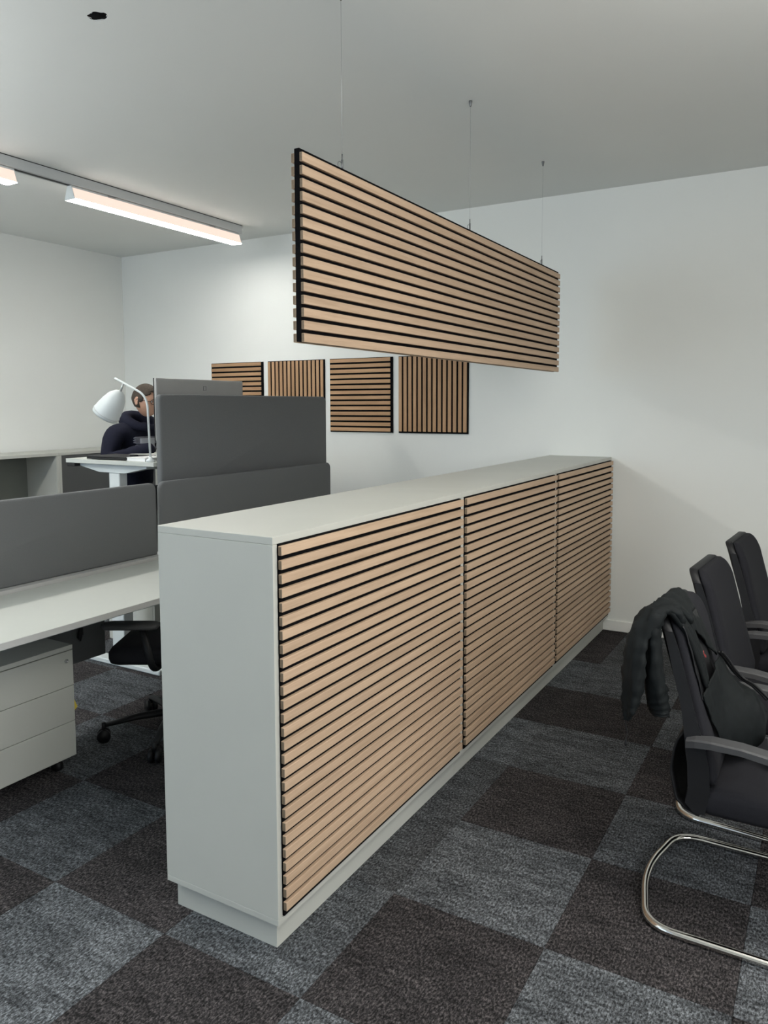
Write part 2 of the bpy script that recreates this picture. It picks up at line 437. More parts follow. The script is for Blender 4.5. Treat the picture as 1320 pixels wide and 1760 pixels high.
# ------------------------------------------------------------------ square wall panels
SQX, SQZ, SQW, SQG = -1.0684, 1.3443, 0.5994, 0.0532
sq_lab = ['square wall panel with vertical oak slats nearest the cabinets, partly behind the hanging panel',
          'square wall panel with horizontal oak slats, whole in view beside the tall grey screen',
          'square wall panel with vertical oak slats, lower part behind the tall grey screen',
          'square wall panel with horizontal oak slats above the computer monitor']
sqp = SQW / 14.0
sq_long = slat_mesh(SQW - .024, sqp * .66, .0085, M['oak2'], .001)
sq_vert = slat_mesh(SQW - .018, sqp * .66, .0055, M['oak2'], .001)
for k in range(4):
    x1 = SQX - k * (SQW + SQG); x0 = x1 - SQW
    t = thing('wall_slat_panel', sq_lab[k], 'panel', ((x0 + x1) / 2, YB, SQZ), 0, 'square oak slat panels on the wall')
    MB().box(-SQW / 2, SQW / 2, -.0095, -.0003, 0, SQW, .0006).build('felt_backing', M['felt'], t)
    for s in range(14):
        if k % 2 == 0:
            o = bpy.data.objects.new('slat', sq_vert)
            o.location = (-SQW / 2 + .002 + sqp * (s + .35), -.0096, SQW / 2 + .004)
            o.rotation_euler = Matrix(((0, 1, 0), (0, 0, -1), (-1, 0, 0))).to_euler()
        else:
            o = bpy.data.objects.new('slat', sq_long)
            o.location = (-.007, -.0096, SQW - .004 - sqp * (s + .35))
            o.rotation_euler = Matrix(((1, 0, 0), (0, 0, -1), (0, 1, 0))).to_euler()
        C.objects.link(o); o.parent = t

# ------------------------------------------------------------------ ceiling track and linear lamps
tr = thing('lighting_track', 'long grey lighting track fixed to the ceiling above the desks', 'lighting track', (-2.91, 0, ZC))
MB().box(-.034, .034, -3.2, 3.225, -.062, -.0005, .0015).build('rail', M['rail'], tr)
MB().box(-.014, .014, -3.18, 3.21, -.0635, -.0615).build('power_slot', M['black'], tr)
MB().box(.034, .0375, -3.2, 3.225, -.004, -.0004).build('gap_shadow', M['black'], tr)  # black strip standing in for the shaded gap under the ceiling
def linear_lamp(y0, y1, label):
    t = thing('linear_lamp', label, 'lamp', (-2.91, (y0 + y1) / 2, ZC - .0640), 0, 'linear lamps on the ceiling track')
    L = (y1 - y0) / 2
    MB().box(-.020, .020, -L, L, -.012, 0, .001).build('lamp_body', M['lacquer'], t)
    tw, bw, zt, zb = .021, .046, -.0125, -.083
    # sloped sides and bottom of the diffuser
    m = MB(); V = [(-tw, -L + .004, zt), (tw, -L + .004, zt), (bw, -L + .004, zb + .002), (-bw, -L + .004, zb + .002)]
    V2 = [(x, L - .004, z) for x, y, z in V]
    m.mesh(V + V2, [(0, 1, 5, 4), (1, 2, 6, 5), (2, 3, 7, 6), (3, 0, 4, 7)], False); m.build('side_diffuser', M['glowside'], t)
    MB().box(-bw, bw, -L + .004, L - .004, zb - .002, zb + .0015).build('bottom_diffuser', M['glow'], t)
    for s in (-1, 1):
        m = MB(); y = s * L
        P = [(-tw - .002, zt + .002), (tw + .002, zt + .002), (bw + .002, zb - .003), (-bw - .002, zb - .003)]
        V = [(a, y - s * .0035, b) for a, b in P] + [(a, y, b) for a, b in P]
        m.mesh(V, [(0, 1, 2, 3), (4, 5, 6, 7), (0, 1, 5, 4), (1, 2, 6, 5), (2, 3, 7, 6), (3, 0, 4, 7)], False); m.build('end_cap', M['lacquer'], t)
    for s in (-.55, .55):
        MB().box(.0205, .026, s * L * 1.1 - .03, s * L * 1.1 + .03, -.010, -.003, .001).build('clip', M['alu'], t)
    return t
linear_lamp(1.645, 3.205, 'long glowing white linear lamp on the ceiling track, whole in view')
linear_lamp(-0.32, 1.262, 'glowing linear lamp on the ceiling track, only its end in view at the edge')
linear_lamp(-2.30, -0.70, 'glowing linear lamp on the ceiling track nearest the window wall')

# ------------------------------------------------------------------ grey fabric desk screens
def screen(name, label, x, y0, y1, z0, z1, th=.034, mounts=True, r=.035):
    t = thing(name, label, 'desk screen', (x, (y0 + y1) / 2, z0), 0, 'grey fabric desk screens')
    w, h = y1 - y0, z1 - z0
    out = rrect(w, h, (.006, r, r, .006), 6, 0, h / 2)
    m = MB().pillow(out, [(.012, -th / 2), (.004, -th / 2 + .0025), (0, -th / 2 + .009), (0, th / 2 - .009), (.004, th / 2 - .0025), (.012, th / 2)],
                    lambda a, b, d: Vector((d, a, b)))
    m.build('fabric_panel', M['grey'], t)
    return t
s1 = screen('desk_screen', 'low grey fabric screen along the back of the white desk', -1.866, -.31, 1.306, .757, 1.148)
s2 = screen('desk_screen', 'low grey fabric screen in front of the tall screen, rising behind the cabinet', -1.866, 1.335, 2.957, .757, 1.150)
s3 = screen('desk_screen', 'tall grey fabric screen on the raised desk, hiding the monitor', -1.955, 1.425, 3.03, 1.0, 1.626, th=.04, r=.03)
for yy in (.10, .52): MB().box(-.0243, -.0205, yy - .83, yy - .79, .205, .265, .003).build('clamp', M['black'], s3)

# ------------------------------------------------------------------ white bench desks
def bench_desk(label, y0, y1, ys, modesty=True):
    t = thing('bench_desk', label, 'desk', (-1.5, (y0 + y1) / 2, 0), 0, 'white bench desks')
    L = (y1 - y0) / 2; x0, x1 = -.305, .328
    MB().box(x0, x1 - .002, -L, L, .716, .740, .0012).build('desktop', M['desk'], t)
    MB().box(x1 - .0018, x1, -L, L, .7162, .7398).build('edge_band', M['edge'], t)
    MB().box(-.395, x0 - .004, -L, L, .735, .757, .001).build('screen_rail', M['edge'], t)
    for y in ys:
        lg = MB(); y -= (y0 + y1) / 2
        lg.box(-.16, -.08, y - .03, y + .03, .025, .69, .003); lg.box(-.38, .26, y - .035, y + .035, 0, .026, .003)
        lg.build('leg', M['lacquer'], t)
    if modesty: MB().box(-.335, -.285, L + .025, L + .065, 0, .689, .003).build('leg', M['black'], t)['label'] = 'black end leg'
    MB().box(-.33, .26, -L + .06, L - .06, .69, .7155, .002).build('frame_beam', M['lacquer'], t)
    if modesty: MB().box(-.372, -.354, -L + .36, -L + 1.255, .31, .70, .001).build('modesty_panel', M['grey'], t)
    return t
bench_desk('white bench desk with a low grey screen, drawer pedestal underneath', -.31, 1.306, (-.22,))
bench_desk('white bench desk hidden behind the slatted cabinets', 1.335, 2.955, (1.85, 2.80), False)
cbl = MB().tube([(-1.76, .73, .685), (-1.76, .735, .60), (-1.762, .735, .50), (-1.76, .74, .475)], [.006, .006, .009, .004], 8)
cbl.tube([(-1.75, .725, .52), (-1.755, .72, .47), (-1.752, .722, .45)], [.008, .012, .003], 8)
tag(cbl.build('cable_end', M['black']), 'black cable end dangling under the white desk', 'cable')

# ------------------------------------------------------------------ drawer pedestals
def pedestal(label, x, y0, y1, depth, zt, lockside=True):
    t = thing('drawer_pedestal', label, 'drawer unit', (x, (y0 + y1) / 2, 0), 0)
    w = (y1 - y0) / 2; z0 = .06
    MB().box(-depth, -.019, -w, w, z0, zt - .020, .001).build('body', M['white'], t)
    MB().box(-depth, 0, -w, w, zt - .0195, zt, .001).build('top_panel', M['white'], t)
    h = (zt - .022 - z0) / 3
    for k in range(3):
        d = MB().box(-.0185, 0, -w, w, z0 + k * h + .0012, z0 + (k + 1) * h - .0012, .0012).build('drawer', M['white'], t)
        if k == 2:
            MB().lathe([(.0085, 0), (.0085, .004), (.006, .005), (.006, .003)], 16, Matrix.Translation((0, w - .032, z0 + 3 * h - .042)) @ Matrix.Rotation(PI / 2, 4, 'Y')).build('lock', M['alu'], d)
    for a in (-1, 1):
        for b in (-.05, -depth + .05):
            MB().tube([(b, a * (w - .06) - .012, .025), (b, a * (w - .06) + .012, .025)], .025, 14).build('caster', M['black'], t)
            MB().box(b - .01, b + .01, a * (w - .06) - .016, a * (w - .06) + .016, .045, .0598).build('caster_fork', M['black'], t)
    return t
pedestal('white three drawer pedestal under the front desk', -1.478, .045, .472, .37, .548)
pedestal('white pedestal under the raised desk, seen through below the desks', -2.30, 1.68, 2.09, .42, .56)
yt = MB()
yt.mesh([(-1.52, .4745, .24), (-1.52, .4745, .31), (-1.545, .512, .300), (-1.53, .525, .245), (-1.525, .500, .232),
         (-1.522, .4745, .24), (-1.522, .4745, .31), (-1.547, .512, .300), (-1.532, .525, .245), (-1.527, .500, .232)],
        [(0, 1, 2, 3, 4), (9, 8, 7, 6, 5), (0, 1, 6, 5), (1, 2, 7, 6), (2, 3, 8, 7), (3, 4, 9, 8), (4, 0, 5, 9)], False)
tag(yt.build('paper_tag', M['yellow']), 'small yellow paper sticking out beside the drawer pedestal', 'paper')

# ------------------------------------------------------------------ raised standing desk
SZ = 1.245
sd = thing('standing_desk', 'white sit-stand desk raised high behind the grey screens', 'desk', (-2.36, 2.21, 0))
MB().box(-.37, .38, -.80, .80, SZ - .024, SZ, .0012).build('desktop', M['desk'], sd)
for s in (-1, 1):
    y = s * .725
    m = MB()   # tapered bracket under the top
    P = [(-.30, SZ - .0245), (.28, SZ - .0245), (.28, SZ - .040), (.10, SZ - .075), (-.12, SZ - .075), (-.30, SZ - .040)]
    V = [(a, y - .035, b) for a, b in P] + [(a, y + .035, b) for a, b in P]
    m.mesh(V, [tuple(range(6)), tuple(range(11, 5, -1))] + [(i, (i + 1) % 6, 6 + (i + 1) % 6, 6 + i) for i in range(6)], False)
    m.build('bracket', M['lacquer'], sd)
    lg = MB().box(-.045, .045, y - .03, y + .03, .60, SZ - .0755, .004).build('leg', M['lacquer'], sd)
    MB().box(-.052, .052, y - .037, y + .037, .032, .60, .004).build('outer_tube', M['lacquer'], lg)
    MB().box(-.34, .34, y - .04, y + .04, 0, .032, .006).build('foot', M['lacquer'], sd)
MB().box(-.06, .06, -.69, .69, SZ - .07, SZ - .03, .002).build('crossbeam', M['lacquer'], sd)
MB().box(-.36, -.29, -.80, -.74, SZ - .046, SZ - .0245, .003).build('control_panel', M['black'], sd)

# monitor with its back to the camera
mo = thing('monitor', 'wide grey monitor seen from behind above the tall screen', 'monitor', (-2.215, 2.03, SZ))
MW, MZ0, MZ1 = .385, .105, .482
MB().pillow(rrect(MW * 2, MZ1 - MZ0, .006, 3, 0, (MZ0 + MZ1) / 2), [(.012, .020), (.002, .019), (0, .016), (0, .004)], lambda a, b, d: Vector((d, a, b))).build('shell', M['monitor'], mo)
MB().box(-.006, .0038, -MW, MW, MZ0, MZ1, .0015).build('bezel', M['black'], mo)
MB().box(-.0075, -.0062, -MW + .008, MW - .008, MZ0 + .015, MZ1 - .008).build('display', M['black'], mo)
st = MB().box(.0202, .045, -.035, .035, .0102, .30, .006).build('stand', M['monitor'], mo)
MB().box(-.10, .10, -.12, .12, 0, .010, .003).build('stand_base', M['monitor'], mo)
lgm = MB()
for (a0, a1, b0, b1) in ((-.013, .013, .011, .013), (-.013, .013, -.013, -.011), (-.013, -.011, -.011, .011), (.011, .013, -.011, .011)):
    lgm.box(.0202, .0212, a0 + .02, a1 + .02, .427 + b0, .427 + b1)
lgm.build('logo', M['dgrey'], mo)

# desk lamp
LX, LY = -2.035, 1.44
dl = thing('desk_lamp', 'white desk lamp with bell shade, arm bent over the raised desk', 'lamp', (LX, LY, SZ))
MB().lathe([(.024, 0), (.024, .014), (.012, .020), (.009, .03)], 20).build('base', M['lacquer'], dl)
MB().tube(arc_path([(0, 0, .02), (0.0, -.012, .372), (-.235, -.03, .475)], .07, 8), .0062, 10).build('arm', M['lacquer'], dl)
nk0, nk1 = Vector((-.172, -.026, .443)), Vector((-.195, -.030, .395))
MB().tube([nk0, nk1], .0065, 8).build('swivel_neck', M['alu'], dl)
ax = (Vector((-.300, -.060, .255)) - nk1).normalized()
mt = Matrix.Translation(nk1) @ ax.to_track_quat('Z', 'Y').to_matrix().to_4x4()
MB().lathe([(.012, -.006), (.030, .004), (.052, .035), (.066, .080), (.074, .125), (.077, .152), (.078, .168), (.074, .168), (.060, .08), (.040, .03), (.0, .012)], 32, mt).build('lamp_shade', M['lacquer'], dl)
MB().lathe([(.0785, .147), (.0795, .150), (.0785, .153)], 32, mt).build('shade_ring', M['rail'], dl)

# things lying on the raised desk
lp = thing('laptop', 'closed black laptop lying near the end of the raised desk', 'laptop', (-2.395, 1.545, SZ), math.radians(4))
MB().box(-.165, .165, -.115, .115, .004, .013, .003, 2).build('base', M['black'], lp)
MB().box(-.165, .165, -.115, .115, .0133, .021, .003, 2).build('lid', M['black'], lp)
for a in (-1, 1):
    for b in (-1, 1): MB().lathe([(.008, 0), (.008, .004)], 10, Matrix.Translation((a * .14, b * .09, 0))).build('foot', M['alu'], lp)
tag(MB().pillow(rrect(.055, .03, .012, 4), [(0, 0), (0, .006), (.004, .010)], lambda a, b, d: Vector((-2.27 + a, 1.53 + b, SZ + .0212 + d))).build('card_reader', M['black']),
    'small black device lying on the closed laptop', 'device')
bk = thing('notebook', 'white notebook pile at the edge of the raised desk beside the lamp', 'notebook', (-2.145, 1.53, SZ), math.radians(-3))
MB().box(-.08, .08, -.095, .095, 0, .004, .001).build('cover', M['cardw'], bk)
MB().box(-.078, .078, -.093, .093, .0042, .017, .001).build('page_block', M['cardw'], bk)
MB().box(-.08, .08, -.095, .095, .0172, .021, .001).build('cover', M['cardw'], bk)
tag(MB().lathe([(.030, 0), (.034, .012), (.034, .045), (.028, .064), (.016, .074), (.004, .077)], 24, Matrix.Translation((-2.10, 1.66, SZ))).build('grey_dome', M['grey']),
    'small grey domed object standing behind the white notebook', 'desk object')

# ------------------------------------------------------------------ low shelf cabinets by the left wall
def low_shelf(label, y0, y1, door):
    t = thing('shelf_cabinet', label, 'cabinet', (XL + .016, (y0 + y1) / 2, 0), 0, 'low cabinets along the left wall')
    D, w, zt = .415, (y1 - y0) / 2 - .0006, 1.170
    MB().box(0, D, -w, w, zt - .025, zt, .001).build('top_panel', M['white'], t)
    MB().box(0, D, -w, -w + .024, .08, zt - .0255, .001).build('side_panel', M['white'], t)
    MB().box(0, D, w - .024, w, .08, zt - .0255, .001).build('side_panel', M['white'], t)
    MB().box(0, D, -w, w, .055, .0795, .001).build('bottom_panel', M['white'], t)
    MB().box(.02, D - .04, -w + .01, w - .01, 0, .0545).build('plinth', M['white'], t)
    MB().box(.004, .012, -w + .024, w - .024, .08, zt - .0255).build('back_panel', M['shelfback'], t)
    for z in (.42, .66): MB().box(.0125, D - .03, -w + .0242, w - .0242, z - .011, z + .011, .001).build('shelf_board', M['white'], t)
    if door:
        d = MB().box(D - .024, D - .004, -w + .0246, w - .0246, .082, zt - .028, .001).build('door', M['dgrey'], t)
        MB().box(D - .0042, D + .012, w - .06, w - .05, .60, .74, .002).build('handle', M['black'], d)
low_shelf('low white shelf cabinet with an open compartment by the left wall', 1.335, 2.552, False)
low_shelf('low white cabinet with a dark grey front behind the person', 2.552, 3.63, True)

# ------------------------------------------------------------------ black swivel chair at the front desk
oc = thing('office_chair', 'black swivel office chair pushed under the front desk', 'chair', (-1.385, .945, 0), math.radians(30 + 180))
# local +x is the facing direction
base_a = [math.radians(a - 210) for a in (-131, -59, 13, 85, 157)]
for a in base_a:
    c, s_ = math.cos(a), math.sin(a)
    lg = MB().tube([(.03 * c, .03 * s_, .105), (.16 * c, .16 * s_, .100), (.31 * c, .31 * s_, .078)], [.026, .022, .015], 8, flat=.7).build('leg', M['black'], oc)
    k = MB(); n = Vector((-s_, c, 0)); p = Vector((.315 * c, .315 * s_, .030))
    for d in (-.016, .016): k.tube([p + n * (d - .009), p + n * (d + .009)], .030, 16)
    k.tube([p + Vector((0, 0, .015)), p + Vector((0, 0, .06))], .010, 8); k.build('caster', M['black'], lg)
MB().lathe([(.045, .085), (.045, .125), (.028, .13), (.028, .28), (.018, .28), (.018, .37)], 18).build('gas_column', M['black'], oc)
MB().box(-.12, .12, -.09, .09, .365, .405, .012, 2).build('mechanism', M['black'], oc)
MB().tube([(.05, -.08, .385), (.05, -.22, .38), (.06, -.27, .372)], [.006, .006, .010], 8).build('lever', M['black'], oc)
MB().tube([(-.05, .08, .375), (-.05, .20, .36), (-.03, .25, .33)], [.006, .006, .013], 8).build('lever', M['black'], oc)
MB().pillow(rrect(.48, .48, .09, 6), [(.03, .406), (.005, .412), (0, .43), (0, .455), (.012, .472), (.06, .480)], lambda a, b, d: Vector((a, b, d - .03 * max(0, a - .15) * 2))).build('seat', M['seatfab'], oc)
def oback(a, b, d): return Vector((-.235 - .10 * (b - .5) + d - .25 * a * a * -1, a, b))
MB().pillow(rrect(.44, .44, .07, 6, 0, .76), [(.01, -.018), (0, -.008), (0, .008), (.01, .016), (.05, .022)], oback).build('backrest', M['seatfab'], oc)
MB().tube(arc_path([(-.08, 0, .385), (-.27, 0, .40), (-.29, 0, .74)], .08), [.022] * 9, 10, flat=.6).build('back_support', M['black'], oc) if False else \
    MB().tube(arc_path([(-.08, 0, .385), (-.27, 0, .40), (-.29, 0, .74)], .08), .02, 10, flat=.7).build('back_support', M['black'], oc)
for s in (-1, 1):
    ar = MB().pillow(rrect(.25, .085, .035, 5, .10, s * .265), [(.006, .588), (0, .594), (0, .602), (.004, .610), (.016, .614)], lambda a, b, d: Vector((a, b, d))).build('armrest', M['softblack'], oc)
    MB().tube(arc_path([(0, s * .10, .395), (.0, s * .285, .395), (.05, s * .27, .592)], .06), .017, 10, flat=.7).build('arm_post', M['black'], ar)

# ------------------------------------------------------------------ black cantilever chairs
def bx_(z):
    """Reclining back line: x at height z (local)."""
    pts = [(.36, -.010), (.44, .004), (.52, .000), (.62, -.022), (.75, -.056), (.86, -.090), (.90, -.106), (.95, -.128), (1.0, -.15)]
    for (z0, x0), (z1, x1) in zip(pts, pts[1:]):
        if z <= z1: return x0 + (x1 - x0) * (z - z0) / (z1 - z0)
    return pts[-1][1]
def cantilever_chair(loc, label):
    t = thing('cantilever_chair', label, 'chair', loc, 0, 'black cantilever chairs in a row')
    r = .0125
    path = [(.06, -.19, .388), (.44, -.19, .392), (.45, -.279, r), (-.125, -.279, r), (-.172, -.06, r), (-.172, .06, r), (-.125, .279, r), (.45, .279, r), (.44, .19, .392), (.06, .19, .388)]
    P = arc_path(path, [.10, .10, .085, .12, .12, .085, .10, .10], 9)
    MB().tube(P, r, 12).build('sled_frame', M['chrome'], t)
    # seat cushion
    MB().pillow(rrect(.47, .485, (.05, .05, .03, .03), 5, .245, 0),
                [(.03, .376), (.004, .380), (0, .392), (0, .425), (.006, .440), (.030, .450), (.10, .455)],
                lambda a, b, d: Vector((a, b, d + .012 * (1 if d > .41 else 0) * math.cos(b * 5)))).build('seat', M['seatfab'], t)
    # back cushion
    w, z0, z1 = .462, .455, .940
    def mp(a, b, d):
        k = max(0, min(1, (b - .72) / .2)); z = b - .12 * a * a * k; a2 = a * (1.0 - .13 * max(0, min(1, (b - .55) / .4)))
        return Vector((bx_(z) + d + .30 * a * a, a2, z))
    MB().pillow(rrect(w, z1 - z0, (.03, .054, .054, .03), 10, 0, (z0 + z1) / 2),
                [(.012, .006), (.002, .008), (0, .014), (0, .026), (.005, .034), (.022, .040), (.07, .042)], mp).build('back_cushion', M['seatfab'], t)
    # moulded frame behind the cushion, with two wide side posts
    fr = MB().pillow(rrect(w + .012, z1 - .60 + .004, (.01, .056, .056, .01), 10, 0, (z1 + .60) / 2 + .002),
                     [(.016, -.027), (.006, -.0255), (.0015, -.021), (0, -.015), (0, .0035), (.004, .0055)], mp).build('back_shell', M['black'], t)
    for s in (-1, 1):
        y0, y1 = s * .214, s * .2415
        m = MB(); prof = [.375, .40, .44, .48, .52, .56, .60, .66, .72, .78, .84, .90]
        verts = []
        for z in prof:
            k = max(0, min(1, (z - .54) / .14)); top = max(0, (z - .80) / .10)
            db = -.044 * (1 - k) - .0285 * k + (.03 if z < .40 else 0) + .010 * top; df = .016 * (1 - k) + .0062 * k
            verts += [mp(y0, z, db), mp(y0, z, df), mp(y1, z, df), mp(y1, z, db)]
        n = len(prof); faces = [(0, 1, 2, 3), tuple(4 * (n - 1) + k for k in (3, 2, 1, 0))]
        for i in range(n - 1):
            for k in range(4): faces.append((4 * i + k, 4 * i + (k + 1) % 4, 4 * i + 4 + (k + 1) % 4, 4 * i + 4 + k))
        m.mesh(verts, faces, False); m.build('side_post', M['black'], t)
    # lumbar bow behind the posts
    def lum(u, v):
        z = .60 - .245 * v; b = math.sin(PI * min(1, v * 1.02)) ** .8
        x = bx_(z) - .028 - .052 * b + (.045 if v > .9 else 0) * (v - .9) * 10
        return Vector((x, (u - .5) * .44, z))
    lm = MB().grid(lum, 8, 14).build('lumbar_shell', M['black'], t)
    sm = lm.modifiers.new('solid', 'SOLIDIFY'); sm.thickness = .006
    # armrests
    for s in (-1, 1):
        m = MB()
        secs = [(-.030, .585, .012, .012), (-.005, .594, .020, .012), (.04, .602, .027, .011), (.12, .604, .028, .010), (.205, .596, .027, .011)]
        verts = []; faces = []
        for (x, z, hw, ht) in secs:
            y = s * (.248 + .10 * (x + .03))
            verts += [(x, y - hw, z - ht), (x, y + hw, z - ht), (x, y + hw, z + ht * .6), (x, y + hw * .8, z + ht), (x, y - hw * .8, z + ht), (x, y - hw, z + ht * .6)]
        for i in range(len(secs) - 1):
            for k in range(6): faces.append((6 * i + k, 6 * i + (k + 1) % 6, 6 * i + 6 + (k + 1) % 6, 6 * i + 6 + k))
        faces += [tuple(range(5, -1, -1)), tuple(6 * (len(secs) - 1) + k for k in range(6))]
        m.mesh(verts, faces, False); ar = m.build('armrest', M['softblack'], t)
        MB().tube(arc_path([(.200, y, .594), (.285, y + s * .006, .585), (.305, y * .98, .44), (.29, s * .236, .39)], .05, 6), [.019] * 16, 10, flat=.62).build('arm_support', M['black'], ar)
    return t
CH1 = (1.0, .92, 0)
ch = cantilever_chair(CH1, 'black cantilever chair with the dark jacket over its back')
copy_tree(ch, (.995, 1.605, 0), math.radians(-4), 'black cantilever chair between the jacket chair and the farthest chair')
copy_tree(ch, (1.045, 2.295, 0), math.radians(-4), 'farthest black cantilever chair, nearest the back wall')

# unidentified small white object, built cup-like, at the picture's edge, on the first seat
tag(MB().lathe([(.020, 0), (.026, .004), (.033, .05), (.036, .095), (.033, .095), (.028, .03), (0, .012)], 20, Matrix.Translation((1.207, .88, .4665))).build('white_object', M['cardw']),
    'small white object on the seat of the jacket chair, cut by the picture edge', 'object')

# ------------------------------------------------------------------ jacket over the first chair
jk = thing('jacket', 'dark zip jacket thrown over the back of the nearest chair', 'jacket', (.88, .90, .93))
J0 = Vector((.88, .90, .93))
def cat(P, t):
    n = len(P) - 1; i = min(int(t * n), n - 1); f = t * n - i
    p0, p1, p2, p3 = P[max(i - 1, 0)], P[i], P[i + 1], P[min(i + 2, n)]
    return 0.5 * ((2 * p1) + (p2 - p0) * f + (2 * p0 - 5 * p1 + 4 * p2 - p3) * f * f + (3 * p1 - p0 - 3 * p2 + p3) * f ** 3)
def drape(cols, nu, nv, fold=.006, fq=5, seed=0, th=.004):
    cols = [[Vector(p) - J0 for p in c] for c in cols]
    rnd = random.Random(seed); ph = [rnd.uniform(0, 6.3) for _ in range(4)]
    def f(u, v):
        row = [cat(c, v) for c in cols]; p = cat(row, u)
        a = abs(v - .45) * 1.6
        w = fold * min(1, a) * (math.sin(fq * PI * u + 2.0 * v + ph[0]) + .5 * math.sin(fq * 2.1 * PI * u - 3 * v + ph[1])) + fold * .35 * math.sin(13 * v + 4 * u + ph[2])
        return p + Vector((w, .3 * w, .25 * w))
    m = MB().grid(f, nu, nv)
    return m
def crumple(bm, amp, sx=26, sz=7, seed=0):
    bm.normal_update()
    for v in bm.verts:
        p = v.co; q = Vector((p.x * sx + seed, p.y * sx, p.z * sz))
        n = noise3(q); r = 1 - 2 * abs(noise3(q * 1.3 + Vector((7, 3, 1))))
        v.co = p + v.normal * amp * (.6 * n + .5 * r * r - .25)
def jpart(m, name, mat=None, th=.004):
    crumple(m.bm, .008, 22, 6, len(name))
    o = m.build(name, mat or M['cloth'], jk, fix=False)
    s = o.modifiers.new('solid', 'SOLIDIFY'); s.thickness = th; s.offset = 0
    return o
# back panel: from the rear hem over the top of the backrest to the folded front edge
back = [
    [(.835, .680, .80), (.842, .685, .87), (.868, .700, .945), (.897, .715, .955), (.925, .72, .935), (.940, .725, .915)],
    [(.815, .720, .74), (.828, .735, .85), (.858, .765, .950), (.893, .775, .968), (.938, .79, .93), (.962, .80, .885)],
    [(.812, .790, .72), (.826, .805, .85), (.858, .835, .953), (.895, .845, .970), (.955, .87, .90), (.985, .89, .83)],
    [(.820, .870, .74), (.832, .885, .86), (.862, .915, .952), (.897, .925, .966), (.965, .945, .87), (1.004, .965, .775)],
    [(.830, .930, .79), (.840, .945, .87), (.868, .975, .946), (.900, .985, .957), (.958, 1.005, .85), (1.002, 1.03, .745)],
]
jpart(drape(back, 28, 36, .0045, 4, 3), 'back_panel')
# dark lining lying on the cushion under the folded edge
lining = [
    [(.948, .712, .915), (.970, .714, .84), (.992, .718, .76), (1.008, .722, .70)],
    [(.945, .780, .915), (.966, .785, .84), (.990, .79, .76), (1.010, .79, .70)],
    [(.945, .860, .915), (.966, .865, .84), (.992, .865, .76), (1.012, .865, .70)],
    [(.945, .950, .915), (.966, .955, .84), (.990, .955, .76), (1.010, .955, .70)],
]
jpart(drape(lining, 14, 18, .003, 4, 11, .003), 'lining', M['black'])
# front panel hanging free over the seat, its hem kicked forward
front = [
    [(1.012, .722, .715), (1.022, .735, .66), (1.045, .775, .585), (1.062, .82, .525), (1.070, .86, .490)],
    [(1.014, .765, .735), (1.030, .775, .67), (1.060, .805, .59), (1.082, .84, .525), (1.095, .875, .487)],
    [(1.018, .830, .765), (1.042, .835, .70), (1.085, .845, .62), (1.112, .865, .545), (1.120, .895, .490)],
    [(1.022, .905, .775), (1.050, .905, .72), (1.095, .900, .665), (1.138, .900, .61), (1.135, .915, .510)],
    [(1.018, .975, .760), (1.048, .970, .71), (1.085, .955, .675), (1.135, .930, .655), (1.160, .925, .560)],
    [(1.012, 1.035, .735), (1.038, 1.030, .70), (1.072, 1.01, .675), (1.120, .965, .672), (1.168, .940, .620)],
]
jpart(drape(front, 30, 30, .005, 4, 5), 'front_panel')
zp = [Vector(p) - J0 for p in ((1.020, .925, .79), (1.036, .955, .76), (1.055, .985, .72), (1.082, 1.00, .69), (1.118, .975, .680), (1.160, .945, .655))]
for dx in (0, .010):
    MB().tube([cat(zp, i / 20) + Vector((dx, -dx * .6, dx * .3)) for i in range(21)], .0042, 6).build('zip', M['black'], jk)
# sleeves hanging down behind the near corner
def sleeve(pts, rad, name, flat=.55, cuff=True):
    pts = [Vector(p) - J0 for p in pts]; n = 44
    P = [cat(pts, i / n) for i in range(n + 1)]; R = []
    for i in range(n + 1):
        t = i / n * (len(rad) - 1); k = min(int(t), len(rad) - 2); R.append(rad[k] + (rad[k + 1] - rad[k]) * (t - k) + .0025 * math.sin(i * 1.9))
    m = MB().tube(P, R, 28, flat=flat); bmesh.ops.recalc_face_normals(m.bm, faces=m.bm.faces[:]); crumple(m.bm, .017, 26, 5, rad[0] * 100)
    return m.build(name, M['cloth'], jk)
sleeve([(.935, .75, .925), (.895, .725, .958), (.858, .705, .925), (.852, .700, .84), (.868, .705, .73), (.882, .715, .67), (.886, .718, .640)], [.028, .038, .046, .050, .050, .046, .040], 'sleeve', .55)
sleeve([(.945, .79, .915), (.900, .745, .960), (.850, .700, .925), (.822, .680, .84), (.815, .668, .74), (.810, .660, .66), (.800, .655, .625)], [.026, .036, .046, .050, .047, .034, .010], 'sleeve', .55)
# gathered collar folds along the crest
for k, (dy, dz, rr) in enumerate(((0, 0, .011), (.028, .003, .012), (.056, .004, .010))):
    q = [Vector(p) - J0 for p in ((.845, .690 + dy, .915 + dz), (.872, .705 + dy, .958 + dz), (.91, .715 + dy, .952 + dz), (.955, .730 + dy, .890 + dz), (.988, .745 + dy * .8, .80 + dz), (1.010, .755 + dy * .6, .73))]
    MB().tube([cat(q, i / 16) for i in range(17)], [rr * (.6 + .4 * math.sin(PI * i / 16)) for i in range(17)], 8).build('collar_fold', M['cloth'], jk)
dc = [Vector(p) - J0 for p in ((.800, .655, .632), (.801, .654, .61), (.806, .655, .585), (.803, .653, .565), (.803, .652, .545))]
MB().tube([cat(dc, i / 12) for i in range(13)], [.0022] * 10 + [.004, .0045, .003], 6).build('drawstring', M['black'], jk)
emb = MB(); e0 = Vector((.992, .838, .800)) - J0
